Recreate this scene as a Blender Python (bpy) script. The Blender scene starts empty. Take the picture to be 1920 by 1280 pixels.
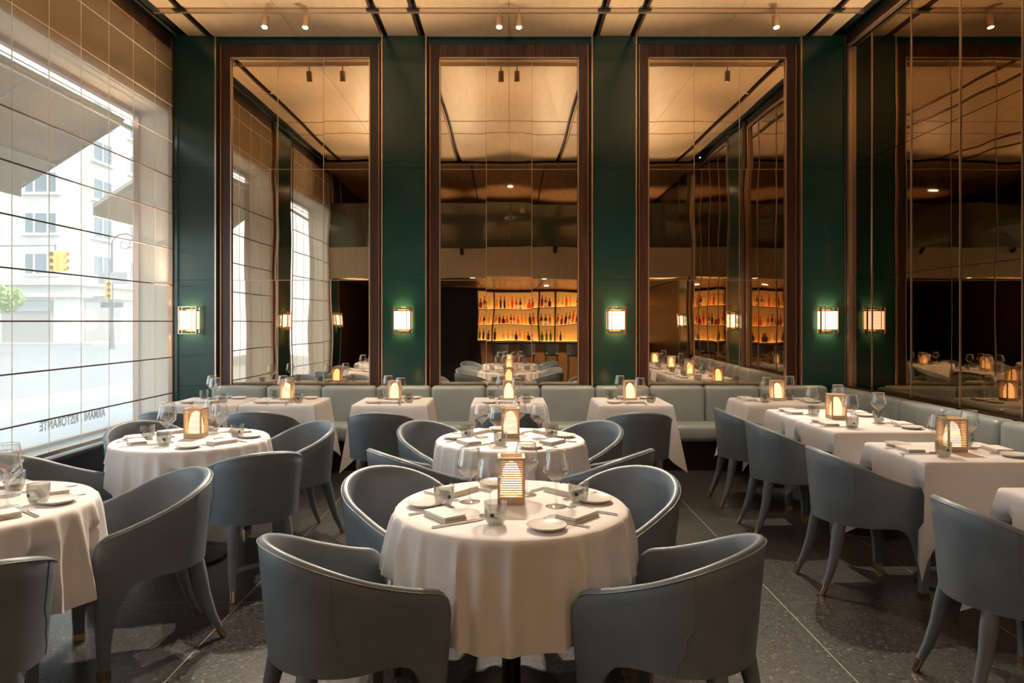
import bpy, bmesh, math, random
from mathutils import Vector, Matrix
random.seed(7)
PI = math.pi
S = bpy.context.scene
C = bpy.context.collection

# ------------------------------------------------------------ camera (level, slightly shifted lens)
F, VX, VY, HC, W = 1330.0, 954.0, 602.0, 1.5, 7.6     # focal px, vanishing point, eye height, back wall depth
cd = bpy.data.cameras.new('camera'); cam = bpy.data.objects.new('camera', cd); C.objects.link(cam)
cam.location = (0, 0, HC); cam.rotation_euler = (PI/2, 0, 0)
cd.sensor_width = 36; cd.lens = 36*F/1920
cd.shift_x = (960-VX)/1920; cd.shift_y = -(640-VY)/1920
cd.clip_start = 0.02; cd.clip_end = 300
S.camera = cam

# ------------------------------------------------------------ world, sun, exposure
wd = bpy.data.worlds.new('world'); S.world = wd; wd.use_nodes = True
bgn = wd.node_tree.nodes['Background']; bgn.inputs[0].default_value = (0.72, 0.86, 1.0, 1); bgn.inputs[1].default_value = 3.0
sd = bpy.data.lights.new('sun', 'SUN'); sd.energy = 4.5; sd.angle = 0.01; sd.color = (1, .95, .86)
sun = bpy.data.objects.new('sun', sd); C.objects.link(sun)
sun.rotation_euler = Vector((-.62, .18, -.76)).to_track_quat('-Z', 'Y').to_euler()
S.view_settings.view_transform = 'Standard'; S.view_settings.look = 'None'
S.view_settings.exposure = 0.78; S.view_settings.gamma = 1.0; S.view_settings.use_curve_mapping = False
S.cycles.transparent_max_bounces = 32; S.cycles.max_bounces = 12; S.cycles.diffuse_bounces = 5; S.cycles.glossy_bounces = 6
S.cycles.sample_clamp_indirect = 6.0

# ------------------------------------------------------------ materials
def mat(name, col=(.5,.5,.5), rough=.5, metal=0.0, spec=.5, emit=None, estr=0, coat=0.0):
    m = bpy.data.materials.new(name); m.use_nodes = True
    b = m.node_tree.nodes['Principled BSDF']
    b.inputs['Base Color'].default_value = (*col, 1); b.inputs['Roughness'].default_value = rough
    b.inputs['Metallic'].default_value = metal; b.inputs['Specular IOR Level'].default_value = spec
    b.inputs['Coat Weight'].default_value = coat
    if emit: b.inputs['Emission Color'].default_value = (*emit, 1); b.inputs['Emission Strength'].default_value = estr
    return m
def nodes(m): return m.node_tree.nodes, m.node_tree.links, m.node_tree.nodes['Principled BSDF']
def varied(m, c1, c2, scale=(1,1,1), nscale=5.0, detail=4, bump=0.0, lo=.35, hi=.65, coords='Object', rnd=0.0):
    """noise between two colours (stretched for grain), optional fine bump and per-object tone"""
    n, l, b = nodes(m)
    tc = n.new('ShaderNodeTexCoord'); mp = n.new('ShaderNodeMapping'); mp.inputs['Scale'].default_value = scale
    nz = n.new('ShaderNodeTexNoise'); nz.inputs['Scale'].default_value = nscale; nz.inputs['Detail'].default_value = detail
    rp = n.new('ShaderNodeValToRGB'); rp.color_ramp.elements[0].position = lo; rp.color_ramp.elements[1].position = hi
    rp.color_ramp.elements[0].color = (*c1, 1); rp.color_ramp.elements[1].color = (*c2, 1)
    l.new(tc.outputs[coords], mp.inputs[0])
    if rnd:
        oi = n.new('ShaderNodeObjectInfo'); ad = n.new('ShaderNodeVectorMath'); ad.operation = 'SCALE'
        cx = n.new('ShaderNodeCombineXYZ'); l.new(oi.outputs['Random'], cx.inputs[0]); l.new(oi.outputs['Random'], cx.inputs[1])
        l.new(cx.outputs[0], ad.inputs[0]); ad.inputs['Scale'].default_value = 37.0; l.new(ad.outputs[0], mp.inputs['Location'])
        hs = n.new('ShaderNodeHueSaturation'); mr = n.new('ShaderNodeMapRange')
        mr.inputs[3].default_value = 1-rnd; mr.inputs[4].default_value = 1+rnd
        l.new(oi.outputs['Random'], mr.inputs[0]); l.new(mr.outputs[0], hs.inputs['Value'])
        l.new(rp.outputs[0], hs.inputs['Color']); l.new(hs.outputs[0], b.inputs['Base Color'])
    else: l.new(rp.outputs[0], b.inputs['Base Color'])
    l.new(mp.outputs[0], nz.inputs[0]); l.new(nz.outputs[0], rp.inputs[0])
    if bump:
        bp = n.new('ShaderNodeBump'); bp.inputs['Strength'].default_value = bump; bp.inputs['Distance'].default_value = .002
        n2 = n.new('ShaderNodeTexNoise'); n2.inputs['Scale'].default_value = 380; n2.inputs['Detail'].default_value = 2
        l.new(tc.outputs['Object'], n2.inputs[0]); l.new(n2.outputs[0], bp.inputs['Height']); l.new(bp.outputs[0], b.inputs['Normal'])
    return m
def mixmat(name, parts):
    """parts: list of (node type, colour, roughness or None, weight) mixed by weight"""
    m = bpy.data.materials.new(name); m.use_nodes = True; n, l = m.node_tree.nodes, m.node_tree.links
    n.remove(n['Principled BSDF']); out = n['Material Output']; prev = None; acc = 0
    for ty, col, ro, wt in parts:
        s = n.new(ty); s.inputs[0].default_value = (*col, 1)
        if ro is not None: s.inputs['Roughness'].default_value = ro
        if prev is None: prev = s; acc = wt; continue
        mx = n.new('ShaderNodeMixShader'); acc += wt; mx.inputs[0].default_value = wt/acc
        l.new(prev.outputs[0], mx.inputs[1]); l.new(s.outputs[0], mx.inputs[2]); prev = mx
    l.new(prev.outputs[0], out.inputs[0]); return m
def thin_glass(name, tint, blend=.25, base=.04):
    m = bpy.data.materials.new(name); m.use_nodes = True; n, l = m.node_tree.nodes, m.node_tree.links
    n.remove(n['Principled BSDF']); out = n['Material Output']
    t = n.new('ShaderNodeBsdfTransparent'); t.inputs[0].default_value = (*tint, 1)
    g = n.new('ShaderNodeBsdfGlossy'); g.inputs['Roughness'].default_value = .03
    lw = n.new('ShaderNodeLayerWeight'); lw.inputs[0].default_value = blend
    mr = n.new('ShaderNodeMapRange'); mr.inputs[3].default_value = base; mr.inputs[4].default_value = .75
    mx = n.new('ShaderNodeMixShader'); l.new(lw.outputs['Facing'], mr.inputs[0]); l.new(mr.outputs[0], mx.inputs[0])
    l.new(t.outputs[0], mx.inputs[1]); l.new(g.outputs[0], mx.inputs[2]); l.new(mx.outputs[0], out.inputs[0]); return m

M = {}
M['leather'] = varied(mat('leather', rough=.42, spec=.5), (.140,.170,.202), (.165,.198,.232), nscale=7, bump=.10)
M['leather_pale'] = varied(mat('leather_pale', rough=.34, spec=.5), (.25,.285,.285), (.29,.325,.32), nscale=5, bump=.08)
M['piping'] = mat('piping', (.20,.245,.26), .35)
M['brass'] = mat('brass', (.62,.42,.26), .25, 1)
M['linen'] = varied(mat('linen', rough=.85, spec=.2), (.76,.72,.715), (.80,.765,.755), nscale=6)
M['napkin'] = mat('napkin', (.80,.775,.75), .85, spec=.2)
M['china'] = mat('china', (.84,.80,.75), .15)
M['steel'] = mat('steel', (.62,.60,.58), .2, 1)
M['glass'] = thin_glass('glass', (.965,.97,.97), .36, .05)
M['smoke'] = thin_glass('smoke_glass', (.80,.81,.79), .3, .04)
M['pane'] = thin_glass('window_glass', (.97,.985,.98), .1, .03)
M['dot'] = mat('dot', (.006,.03,.05), .3)
M['black'] = mat('black', (.012,.011,.011), .35)
M['dark'] = mat('dark_recess', (.008,.012,.012), .6)
M['green'] = varied(mat('green_lacquer', rough=.16, spec=.5), (.009,.040,.031), (.012,.047,.036), nscale=3)
M['teal'] = mat('teal', (.006,.045,.045), .3)
M['walnut'] = varied(mat('walnut', rough=.32), (.040,.015,.010), (.085,.032,.020), scale=(14,14,.8), nscale=4, rnd=.45)
M['walnut_d'] = varied(mat('walnut_dark', rough=.4), (.018,.008,.006), (.035,.015,.010), scale=(14,14,.8), nscale=4)
M['oak'] = varied(mat('oak_veneer', rough=.42), (.55,.375,.21), (.65,.46,.28), scale=(5,.7,1), nscale=3, detail=7, lo=.25, hi=.75, rnd=.05)
M['copper_wood'] = varied(mat('copper_wood', rough=.25), (.42,.22,.10), (.52,.29,.14), scale=(4,.7,1), nscale=3, rnd=.05)
M['trim'] = mat('champagne_trim', (.66,.50,.38), .28, .9)
M['bronze'] = mat('bronze_trim', (.34,.17,.10), .3, .9)
M['beige'] = varied(mat('beige_fabric', rough=.8), (.40,.30,.185), (.45,.345,.22), scale=(9,9,.4), nscale=6)
M['grout'] = mat('grout', (.30,.265,.235), .6)
M['jamb'] = mat('jamb', (.62,.50,.36), .7)
M['sill'] = mat('sill_stone', (.10,.11,.13), .3)
# terrazzo: dark stone with fine pale and black chips, satin polish
m = mat('terrazzo', rough=.28, spec=.45); n, l, b = nodes(m); M['terrazzo'] = m
tc = n.new('ShaderNodeTexCoord'); vo = n.new('ShaderNodeTexVoronoi'); vo.inputs['Scale'].default_value = 95
oi = n.new('ShaderNodeObjectInfo'); va = n.new('ShaderNodeVectorMath'); va.operation = 'ADD'
l.new(tc.outputs['Object'], va.inputs[0]); l.new(oi.outputs['Location'], va.inputs[1]); l.new(va.outputs[0], vo.inputs[0])
rp = n.new('ShaderNodeValToRGB'); rp.color_ramp.interpolation = 'CONSTANT'; e = rp.color_ramp.elements
e[0].color = (.025,.0235,.0225,1); e[1].position = .3; e[1].color = (.045,.042,.040,1)
for p_, c_ in ((.72,(.062,.058,.055,1)), (.92,(.012,.011,.011,1)), (.965,(.15,.135,.12,1))): k = e.new(p_); k.color = c_
sx = n.new('ShaderNodeSeparateXYZ'); l.new(vo.outputs['Color'], sx.inputs[0]); l.new(sx.outputs[0], rp.inputs[0]); l.new(rp.outputs[0], b.inputs['Base Color'])
# bronze mirrors: slightly wavy old glass
def mirror(name, tint):
    m = mat(name, tint, .015, 1.0); n, l, b = nodes(m)
    tc = n.new('ShaderNodeTexCoord'); oi = n.new('ShaderNodeObjectInfo'); va = n.new('ShaderNodeVectorMath'); va.operation = 'ADD'
    nz = n.new('ShaderNodeTexNoise'); nz.inputs['Scale'].default_value = 2.2; nz.inputs['Detail'].default_value = 0
    bp = n.new('ShaderNodeBump'); bp.inputs['Strength'].default_value = .12; bp.inputs['Distance'].default_value = .012
    l.new(tc.outputs['Object'], va.inputs[0]); l.new(oi.outputs['Location'], va.inputs[1]); l.new(va.outputs[0], nz.inputs[0])
    l.new(nz.outputs[0], bp.inputs['Height']); l.new(bp.outputs[0], b.inputs['Normal']); return m
M['mirror'] = mirror('bronze_mirror', (.66,.56,.45))
M['mirror_s'] = mirror('smoked_mirror', (.34,.26,.17))
M['shade'] = mixmat('sheer_shade', [('ShaderNodeBsdfTransparent', (1,.985,.95), None, .58), ('ShaderNodeBsdfTranslucent', (.80,.73,.62), None, .24), ('ShaderNodeBsdfDiffuse', (.42,.34,.26), None, .18)])
M['shade_seam'] = mixmat('shade_seam', [('ShaderNodeBsdfTranslucent', (.95,.92,.86), None, .5), ('ShaderNodeBsdfDiffuse', (.8,.72,.6), None, .5)])
M['rod'] = mat('shade_rod', (.10,.045,.025), .5)
M['awning'] = mixmat('awning_canvas', [('ShaderNodeBsdfDiffuse', (.52,.44,.35), None, .75), ('ShaderNodeBsdfTranslucent', (.5,.42,.33), None, .25)])
M['sconce_glow'] = mat('sconce_glow', (.9,.8,.7), .6, emit=(1,.74,.52), estr=1.5)
M['lantern_wood'] = mat('lantern_wood', (.60,.43,.29), .5)
M['lantern_glow'] = mat('lantern_glow', (.9,.7,.4), .6, emit=(1,.62,.29), estr=2.2)
M['spot_lens'] = mat('spot_lens', (1,1,1), .3, emit=(1,.85,.6), estr=14)
M['shelf_glow'] = mat('backlit_panel', (.8,.5,.2), .6, emit=(1,.45,.11), estr=.33)
M['shelf_led'] = mat('shelf_led', (.9,.7,.4), .5, emit=(1,.60,.24), estr=3.0)
M['rail_glass'] = mixmat('rail_glass', [('ShaderNodeBsdfTransparent', (.5,.5,.42), None, .45), ('ShaderNodeBsdfGlossy', (.6,.6,.5), .06, .15), ('ShaderNodeBsdfDiffuse', (.16,.15,.11), None, .4)])
M['facade'] = varied(mat('facade_stone', rough=.9), (.60,.57,.52), (.66,.63,.57), nscale=.6)
M['win_dark'] = mat('far_window', (.16,.20,.22), .15)
M['win_frame'] = mat('far_window_frame', (.55,.53,.48), .6)
M['store'] = mat('shopfront', (.30,.27,.24), .5)
M['asphalt'] = mat('asphalt', (.20,.20,.20), .9)
M['pavement'] = mat('pavement', (.36,.36,.36), .9)
M['yellow'] = mat('signal_yellow', (.80,.52,.10), .5)
M['post'] = mat('post_grey', (.12,.12,.12), .6)
M['sign'] = mat('sign_grey', (.30,.30,.31), .6)
M['leaf'] = varied(mat('leaf', rough=.7), (.16,.26,.06), (.34,.44,.14), nscale=9)
M['bark'] = mat('bark', (.10,.07,.05), .9)
M['letter'] = mat('letter_grey', (.04,.04,.04), .6)

# ------------------------------------------------------------ mesh helpers
def mesh(name, vs, fs, mt, smooth=False, angle=40):
    me = bpy.data.meshes.new(name); me.from_pydata([tuple(v) for v in vs], [], fs); me.materials.append(M[mt] if isinstance(mt, str) else mt)
    bm = bmesh.new(); bm.from_mesh(me); bmesh.ops.recalc_face_normals(bm, faces=bm.faces); bm.to_mesh(me); bm.free()
    if smooth:
        me.polygons.foreach_set('use_smooth', [True]*len(me.polygons)); me.set_sharp_from_angle(angle=math.radians(angle))
    me.update(); return me
def boxvf(x0, x1, y0, y1, z0, z1, o=0):
    v = [(x, y, z) for z in (z0, z1) for y in (y0, y1) for x in (x0, x1)]
    f = [(0,2,3,1),(4,5,7,6),(0,1,5,4),(2,6,7,3),(0,4,6,2),(1,3,7,5)]
    return v, [tuple(i+o for i in q) for q in f]
def boxes(name, lst, mt):
    V, Fc = [], []
    for b in lst: v, f = boxvf(*b, o=len(V)); V += v; Fc += f
    return mesh(name, V, Fc, mt)
def rbox(name, dx, dy, dz, r, mt, seg=3):
    bm = bmesh.new(); bmesh.ops.create_cube(bm, size=1); bmesh.ops.scale(bm, vec=(dx,dy,dz), verts=bm.verts)
    bmesh.ops.bevel(bm, geom=list(bm.edges), offset=r, segments=seg, profile=.5, affect='EDGES')
    me = bpy.data.meshes.new(name); bm.to_mesh(me); bm.free(); me.materials.append(M[mt])
    me.polygons.foreach_set('use_smooth', [True]*len(me.polygons)); return me
def lathe(name, prof, mt, n=24, close=False, angle=50):
    V, Fc = [], []; k = len(prof)
    for i in range(n):
        a = 2*PI*i/n
        for r, z in prof: V.append((r*math.cos(a), r*math.sin(a), z))
    for i in range(n):
        j = (i+1) % n
        for q in range(k-1): Fc.append((i*k+q, j*k+q, j*k+q+1, i*k+q+1))
    if close: Fc.append(tuple(i*k for i in range(n))); Fc.append(tuple(i*k+k-1 for i in range(n)))
    return mesh(name, V, Fc, mt, True, angle)
def tube(name, pts, rad, mt, n=8):
    V, Fc = [], []; pts = [Vector(p) for p in pts]
    for i, p in enumerate(pts):
        r = rad[i] if isinstance(rad, (list, tuple)) else rad
        t = (pts[min(i+1, len(pts)-1)]-pts[max(i-1, 0)]).normalized()
        up = Vector((0,0,1)) if abs(t.z) < .9 else Vector((1,0,0))
        a = t.cross(up).normalized(); b = t.cross(a)
        for k in range(n): V.append(p + a*r*math.cos(2*PI*k/n) + b*r*math.sin(2*PI*k/n))
    for i in range(len(pts)-1):
        for k in range(n): Fc.append((i*n+k, i*n+(k+1)%n, (i+1)*n+(k+1)%n, (i+1)*n+k))
    Fc.append(tuple(range(n))); Fc.append(tuple(range((len(pts)-1)*n, len(pts)*n)))
    return mesh(name, V, Fc, mt, True, 60)
def ob(name, me, parent=None, loc=(0,0,0), rot=(0,0,0)):
    o = bpy.data.objects.new(name, me); C.objects.link(o); o.location = loc; o.rotation_euler = rot
    if parent is not None: o.parent = parent
    return o
def box(name, b, mt, parent=None):
    """box given by world (or parent-local) extents; its origin is the box's base centre"""
    x0,x1,y0,y1,z0,z1 = b; c = ((x0+x1)/2, (y0+y1)/2, z0)
    v, f = boxvf(x0-c[0], x1-c[0], y0-c[1], y1-c[1], 0, z1-z0)
    return ob(name, mesh(name, v, f, mt), parent, c)
def thing(name, label, cat, loc=(0,0,0), rz=0, group=None):
    o = ob(name, None, None, loc, (0,0,rz)); tag(o, label, cat, group); return o
def tag(o, label, cat, group=None):
    o['label'] = label; o['category'] = cat
    if group: o['group'] = group
    return o
def struct(o, label=None):
    o['kind'] = 'structure'
    if label: o['label'] = label
    return o
def sroot(name, label, loc=(0,0,0)): return struct(ob(name, None, None, loc), label)
def bx(px): return (px-VX)*W/F              # back wall pixel -> metres
def bz(py): return HC+(VY-py)*W/F
def table_at(px, py, z=.75): Y = F*(HC-z)/(py-VY); return (px-VX)*Y/F, Y

XL, XR, ZC, YB = -3.586, 3.60, 4.534, -4.45
PX = [bx(367.5), bx(759), bx(1150), bx(1539)]; PW = .234
MZ = [bz(722), bz(525), bz(317), bz(108)]   # mirror rows

# ------------------------------------------------------------ floor: dark terrazzo tiles with pale joints
floor = struct(box('floor', (XL-.2, XR+.2, YB-.1, W+.2, -.12, -.0015), 'grout'), 'dark terrazzo tile floor with thin pale joints')
G = .961
tile = boxes('floor_tile', [(.003, G-.003, .003, G-.003, -.01, 0)], 'terrazzo')
for i in range(-5, 4):
    for j in range(-9, 5):
        o = ob('floor_tile', tile, floor, (.49+G*i-floor.location.x, 3.79+G*j-floor.location.y, .12))

# ------------------------------------------------------------ ceiling: oak panels with dark slots
ceil = struct(box('ceiling', (XL-.2, XR+.2, 1.77, W+.2, ZC+.06, ZC+.3), 'dark'), 'oak veneer panel ceiling with dark slots between panels')
cols = [(-3.41,-3.225), (-3.15,-2.252), (-2.248,-1.36), (-1.285,-.965), (-.89,-.002), (.002,.89), (.965,1.285), (1.36,2.248), (2.252,3.15), (3.225,3.43)]
rows = [(1.80,3.73), (3.77,4.41), (4.45,W-.03)]
cl = ceil.location
for a, b_ in cols:
    for c, d in rows: box('ceiling_panel', (a-cl.x, b_-cl.x, c-cl.y, d-cl.y, -.06, -.025), 'oak', ceil)
for x in (-3.205, -1.345, -.945, .945, 1.345, 3.205):
    box('slot_trim', (x-.012-cl.x, x+.012-cl.x, 1.8-cl.y, W-.03-cl.y, -.065, -.03), 'bronze', ceil)
track = thing('track_rail', 'thin pale metal track rail running across the oak ceiling', 'light track', (0, 6.89, ZC-.03))
box('rail', (-3.45, 3.45, -.014, .014, -.012, .026), 'trim', track)
for x in (-3.19, -1.32, -.926, .926, 1.32, 3.19): box('rail_bracket', (x-.06, x+.06, -.045, -.03, 0, .02), 'black', track)

# ------------------------------------------------------------ back wall, pillars and mirror bays
wb = struct(box('wall_back', (XL-.2, XR+.2, W+.06, W+.25, 0, ZC+.06), 'dark'), 'back wall of green pillars between tall mirrors')
wl = wb.location
def wbox(nm, x0, x1, y0, y1, z0, z1, mt): return box(nm, (x0-wl.x, x1-wl.x, y0-wl.y, y1-wl.y, z0, z1), mt, wb)
wbox('cornice_band', XL, XR, W+.015, W+.06, bz(83), ZC+.03, 'teal')
wbox('cornice_shadow_gap', XL, XR, W+.005, W+.06, bz(86), bz(82), 'black')
zr = [0, .814, MZ[1], MZ[2], ZC]
for i, x in enumerate(PX):
    pr = sroot('pillar', 'green lacquered pillar panel with a lit sconce', (x, W+.06, 0))
    for k in range(4): box('pillar_panel', (-PW+.012, PW-.012, -.12, 0, zr[k]+.0015, zr[k+1]-.0015), 'green', pr)
    for s in (-1, 1): box('edge_trim', (s*PW-.008, s*PW+.008, -.128, 0, .3, ZC-.004), 'trim', pr)
    pr['label'] = ['green lacquered pillar in the corner beside the window', 'green lacquered pillar between left and centre mirrors', 'green lacquered pillar between centre and right mirrors', 'green lacquered pillar in the corner beside the dark side mirror'][i]
names = ['left', 'centre', 'right']
for i in range(3):
    x0, x1 = PX[i]+PW+.012, PX[i+1]-PW-.012
    t = thing('wall_mirror', f'tall bronze mirror of nine panes in walnut frame, {names[i]} bay of back wall', 'mirror', ((x0+x1)/2, W, MZ[0]), 0, 'mirrors of the back wall')
    hw = (x1-x0)/2; mw = hw-.125; top = MZ[3]-MZ[0]; hdr = bz(84)-MZ[0]
    box('backing', (-hw, hw, .03, .06, -.02, hdr), 'walnut_d', t)
    for s in (-1, 1):
        xa, xb = sorted((s*(hw-.02), s*mw)); box('frame_stile', (xa, xb, -.01, .03, -.02, hdr), 'walnut', t)
        xa, xb = sorted((s*(hw-.035), s*(hw-.02))); box('outer_trim', (xa, xb, -.025, .03, -.02, hdr), 'bronze', t)
        xa, xb = sorted((s*mw, s*(mw-.012))); box('inner_trim', (xa, xb, -.014, .028, 0, top), 'trim', t)
    npl = 16; pw = 2*mw/npl
    pl = boxes('header_plank', [(.0008, pw-.0008, -.008, .03, top, hdr)], 'walnut')
    for k in range(npl): ob('header_plank', pl, t, (-mw+pw*k, 0, 0))
    box('inner_trim', (-mw, mw, -.014, .028, top-.012, top), 'trim', t)
    box('ledge', (-mw, mw, -.02, .03, -.03, 0), 'bronze', t)
    iw = mw-.012; cw = 2*iw/3
    for c in (1, 2): box('seam_strip', (-iw+cw*c-.003, -iw+cw*c+.003, .006, .016, 0, top-.012), 'trim', t)
    for r in (1, 2): box('seam_strip', (-iw, iw, .008, .016, MZ[r]-MZ[0]-.0025, MZ[r]-MZ[0]+.0025), 'trim', t)
    for c in range(3):
        for r in range(3):
            z0, z1 = MZ[r]-MZ[0], MZ[r+1]-MZ[0]-(0 if r < 2 else .012); g = .003
            xa = -iw+cw*c; tt = random.uniform(-.0016, .0016)
            v, f = boxvf(-cw/2+g, cw/2-g, 0, .012, -(z1-z0)/2+g, (z1-z0)/2-g)
            ob('mirror_pane', mesh('mirror_pane', v, f, 'mirror'), t, (xa+cw/2, .012, (z0+z1)/2), (random.uniform(-.0015,.0015), 0, tt))

# ------------------------------------------------------------ side walls
def sidebox(nm, side, d0, d1, y0, y1, z0, z1, mt, par=None):
    """d = depth outwards from the room face of a side wall (negative = into the room)"""
    X = XL if side < 0 else XR
    xa, xb = sorted((X+side*d0, X+side*d1))
    if par is not None: p = par.location; return box(nm, (xa-p.x, xb-p.x, y0-p.y, y1-p.y, z0-p.z, z1-p.z), mt, par)
    return box(nm, (xa, xb, y0, y1, z0, z1), mt)
bays = [(4.58, 7.47), (1.25, 3.62)]
ZW0, ZW1 = .42, 3.70                       # window opening
lw_ = sroot('wall_left', 'window wall with deep reveals and walnut header', (XL, 0, 0))
rw_ = sroot('wall_right', 'side wall behind the dark mirror', (XR, 0, 0))
edges = [W+.06] + [e for b_ in bays for e in (b_[1], b_[0])] + [YB]
for k in range(0, len(edges)-1, 2):       # solid piers between openings
    y1, y0 = edges[k], edges[k+1]
    if k == len(edges)-2: y0 = YB
    sidebox('pier', -1, 0, .36, y0, y1, 0, ZC+.06, 'jamb', lw_)
sidebox('pier', -1, 0, .36, W+.06, W+.25, 0, ZC+.06, 'jamb', lw_); sidebox('dark_panelling', -1, -.02, 0, YB, .38, 0, ZC, 'walnut_d', lw_)
for (y0, y1) in bays:
    sidebox('spandrel', -1, 0, .36, y0, y1, 0, ZW0, 'sill', lw_); sidebox('lintel', -1, .0, .36, y0, y1, ZW1, ZC+.06, 'jamb', lw_)
    sidebox('sill_board', -1, -.10, .30, y0, y1, ZW0, ZW0+.025, 'sill', lw_)
    for side, rt in ((-1, lw_), (1, rw_)):
        npl = int((y1-y0)/.12); pw = (y1-y0)/npl
        for q in range(npl): sidebox('header_plank', side, -.03, 0, y0+pw*q+.0008, y0+pw*(q+1)-.0008, 4.36 if side < 0 else bz(92), bz(78), 'walnut', rt)
        sidebox('header_trim', side, -.04, 0, y0, y1, (4.34 if side < 0 else bz(96)), (4.36 if side < 0 else bz(92)), 'trim', rt)
sidebox('wall_core', 1, .03, .3, YB, W+.25, 0, ZC+.06, 'walnut_d', rw_)
sidebox('cornice_slot', 1, 0, .03, YB, W, bz(78), ZC+.03, 'teal', rw_); sidebox('cornice_slot', -1, -.004, 0, YB, W, bz(78), ZC+.03, 'teal', lw_)
for side, rt in ((-1, lw_), (1, rw_)):
    for (y0, y1) in ((3.72, 4.48), (.38, 1.15)):
        sidebox('green_panel', side, -.05, .03, y0+.06, y1-.06, 0, ZC, 'green', rt)
        for y in (y0+.05, y1-.05): sidebox('edge_trim', side, -.058, .03, y-.008, y+.008, 0, ZC, 'trim', rt)
        for y in (y0, y1-.04): sidebox('walnut_stile', side, -.02, .03, y, y+.04, 0, ZC, 'walnut', rt)
for q, (y0, y1) in enumerate(bays[:2]):    # smoked mirrors of the right wall
    t = thing('wall_mirror', ['dark smoked mirror of tall panes along the right wall', 'dark smoked mirror of the next bay seen only in reflection'][q], 'mirror', (XR, (y0+y1)/2, MZ[0]))
    yy = (y0+y1)/2; ys = [y1, 7.05, 6.36, 5.67, 4.98, y0] if q == 0 else [y1-(y1-y0)/4*k for k in range(5)]
    for k in range(len(ys)-1):
        for r in range(3):
            ztop = bz(97)-MZ[0] if r == 2 else MZ[r+1]-MZ[0]; z0 = MZ[r]-MZ[0]
            v, f = boxvf(0, .012, -(ys[k]-ys[k+1])/2+.003, (ys[k]-ys[k+1])/2-.003, -(ztop-z0)/2+.003, (ztop-z0)/2-.003)
            ob('mirror_pane', mesh('mirror_pane', v, f, 'mirror_s'), t, (.01, (ys[k]+ys[k+1])/2-yy, (ztop+z0)/2), (0, random.uniform(-.0015,.0015), random.uniform(-.001,.001)))
        if k: box('pane_trim', (.002, .022, ys[k]-yy-.0045, ys[k]-yy+.0045, 0, bz(97)-MZ[0]), 'trim', t)
    for y in (y0, y1): box('frame_stile', (-.03, .03, y-yy-.02, y-yy+.02, 0, bz(97)-MZ[0]), 'trim', t)
    box('ledge', (-.02, .03, y0-yy, y1-yy, -.03, 0), 'walnut', t)
# windows: glass, frame, sheer shade with rods and seams
for q, (y0, y1) in enumerate(bays):
    wr = sroot(f'window_{q+1}', ['tall street window behind a sheer roman shade', 'second street window down the room'][q], (XL-.33, (y0+y1)/2, ZW0))
    h = (y1-y0)/2; H = ZW1-ZW0
    box('glass_pane', (-.004, .004, -h, h, 0, H), 'pane', wr)
    for s in (-1, 1): box('window_frame', (-.03, .03, s*h-.025, s*h+.025, 0, H), 'bronze', wr)
    for z in (0, H-.05): box('window_frame', (-.03, .03, -h, h, z, z+.05), 'bronze', wr)
    box('glazing_bar', (-.02, .02, -h, h, H-.22, H-.19), 'win_frame', wr)
    t = thing('roman_shade', ['sheer beige roman shade with dark rods beside the corner pillar', 'sheer roman shade of the second window'][q], 'window shade', (XL+.035, (y0+y1)/2, ZW0+.06))
    zt = 4.34-ZW0-.06
    n_ = 30; vs = []; fs = []
    for k in range(n_+1):
        y = -h+2*h*k/n_
        for z in (0, zt): vs.append((.004*math.sin(k*1.7), y, z))
    for k in range(n_): fs.append((2*k, 2*k+2, 2*k+3, 2*k+1))
    ob('sheer_fabric', mesh('sheer_fabric', vs, fs, 'shade'), t)
    z = HC-ZW0-.06; dz = .382*W/7.7
    ks = range(-2, 8)
    rod = tube('shade_rod', [(0,-h,0), (0,h,0)], .0065, 'rod', 6)
    rod2 = tube('shade_rod', [(0,-h,0), (0,h,0)], .004, 'shade_seam', 6)
    for k in ks: ob('shade_rod', rod if k < 5 else rod2, t, (.012, 0, z+dz*k))
    box('hem_bar', (-.01, .014, -h, h, -.02, .012), 'trim', t)
    y = 7.52-.41
    seam = boxes('seam', [(.004, .008, -.002, .002, 0, zt)], 'shade_seam')
    while y > y0+.05:
        if y < y1-.02: ob('seam', seam, t, (0, y-(y0+y1)/2, 0))
        y -= .41
    for s in (-1, 1): box('side_edge', (-.002, .012, s*h-.006, s*h+.006, 0, zt), 'bronze', t)
# writing on the glass, readable from the street
fc = bpy.data.curves.new('lettering', 'FONT'); fc.body = 'ARMANI / RISTORANTE'; fc.size = .115; fc.extrude = .001; fc.offset = .003; fc.space_character = 1.05
fo = bpy.data.objects.new('lettering_tmp', fc); C.objects.link(fo); bpy.context.view_layer.update()
me = bpy.data.meshes.new_from_object(fo.evaluated_get(bpy.context.evaluated_depsgraph_get())); bpy.data.objects.remove(fo)
me.materials.clear(); me.materials.append(M['letter'])
wx = max(v.co.x for v in me.vertices); 
for v in me.vertices: v.co.x *= .96/wx
w1 = bpy.data.objects['window_1']
lt = ob('lettering', me, w1, (-.006, 6.89-w1.location.y, .58-ZW0), (PI/2, 0, -PI/2))

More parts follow.
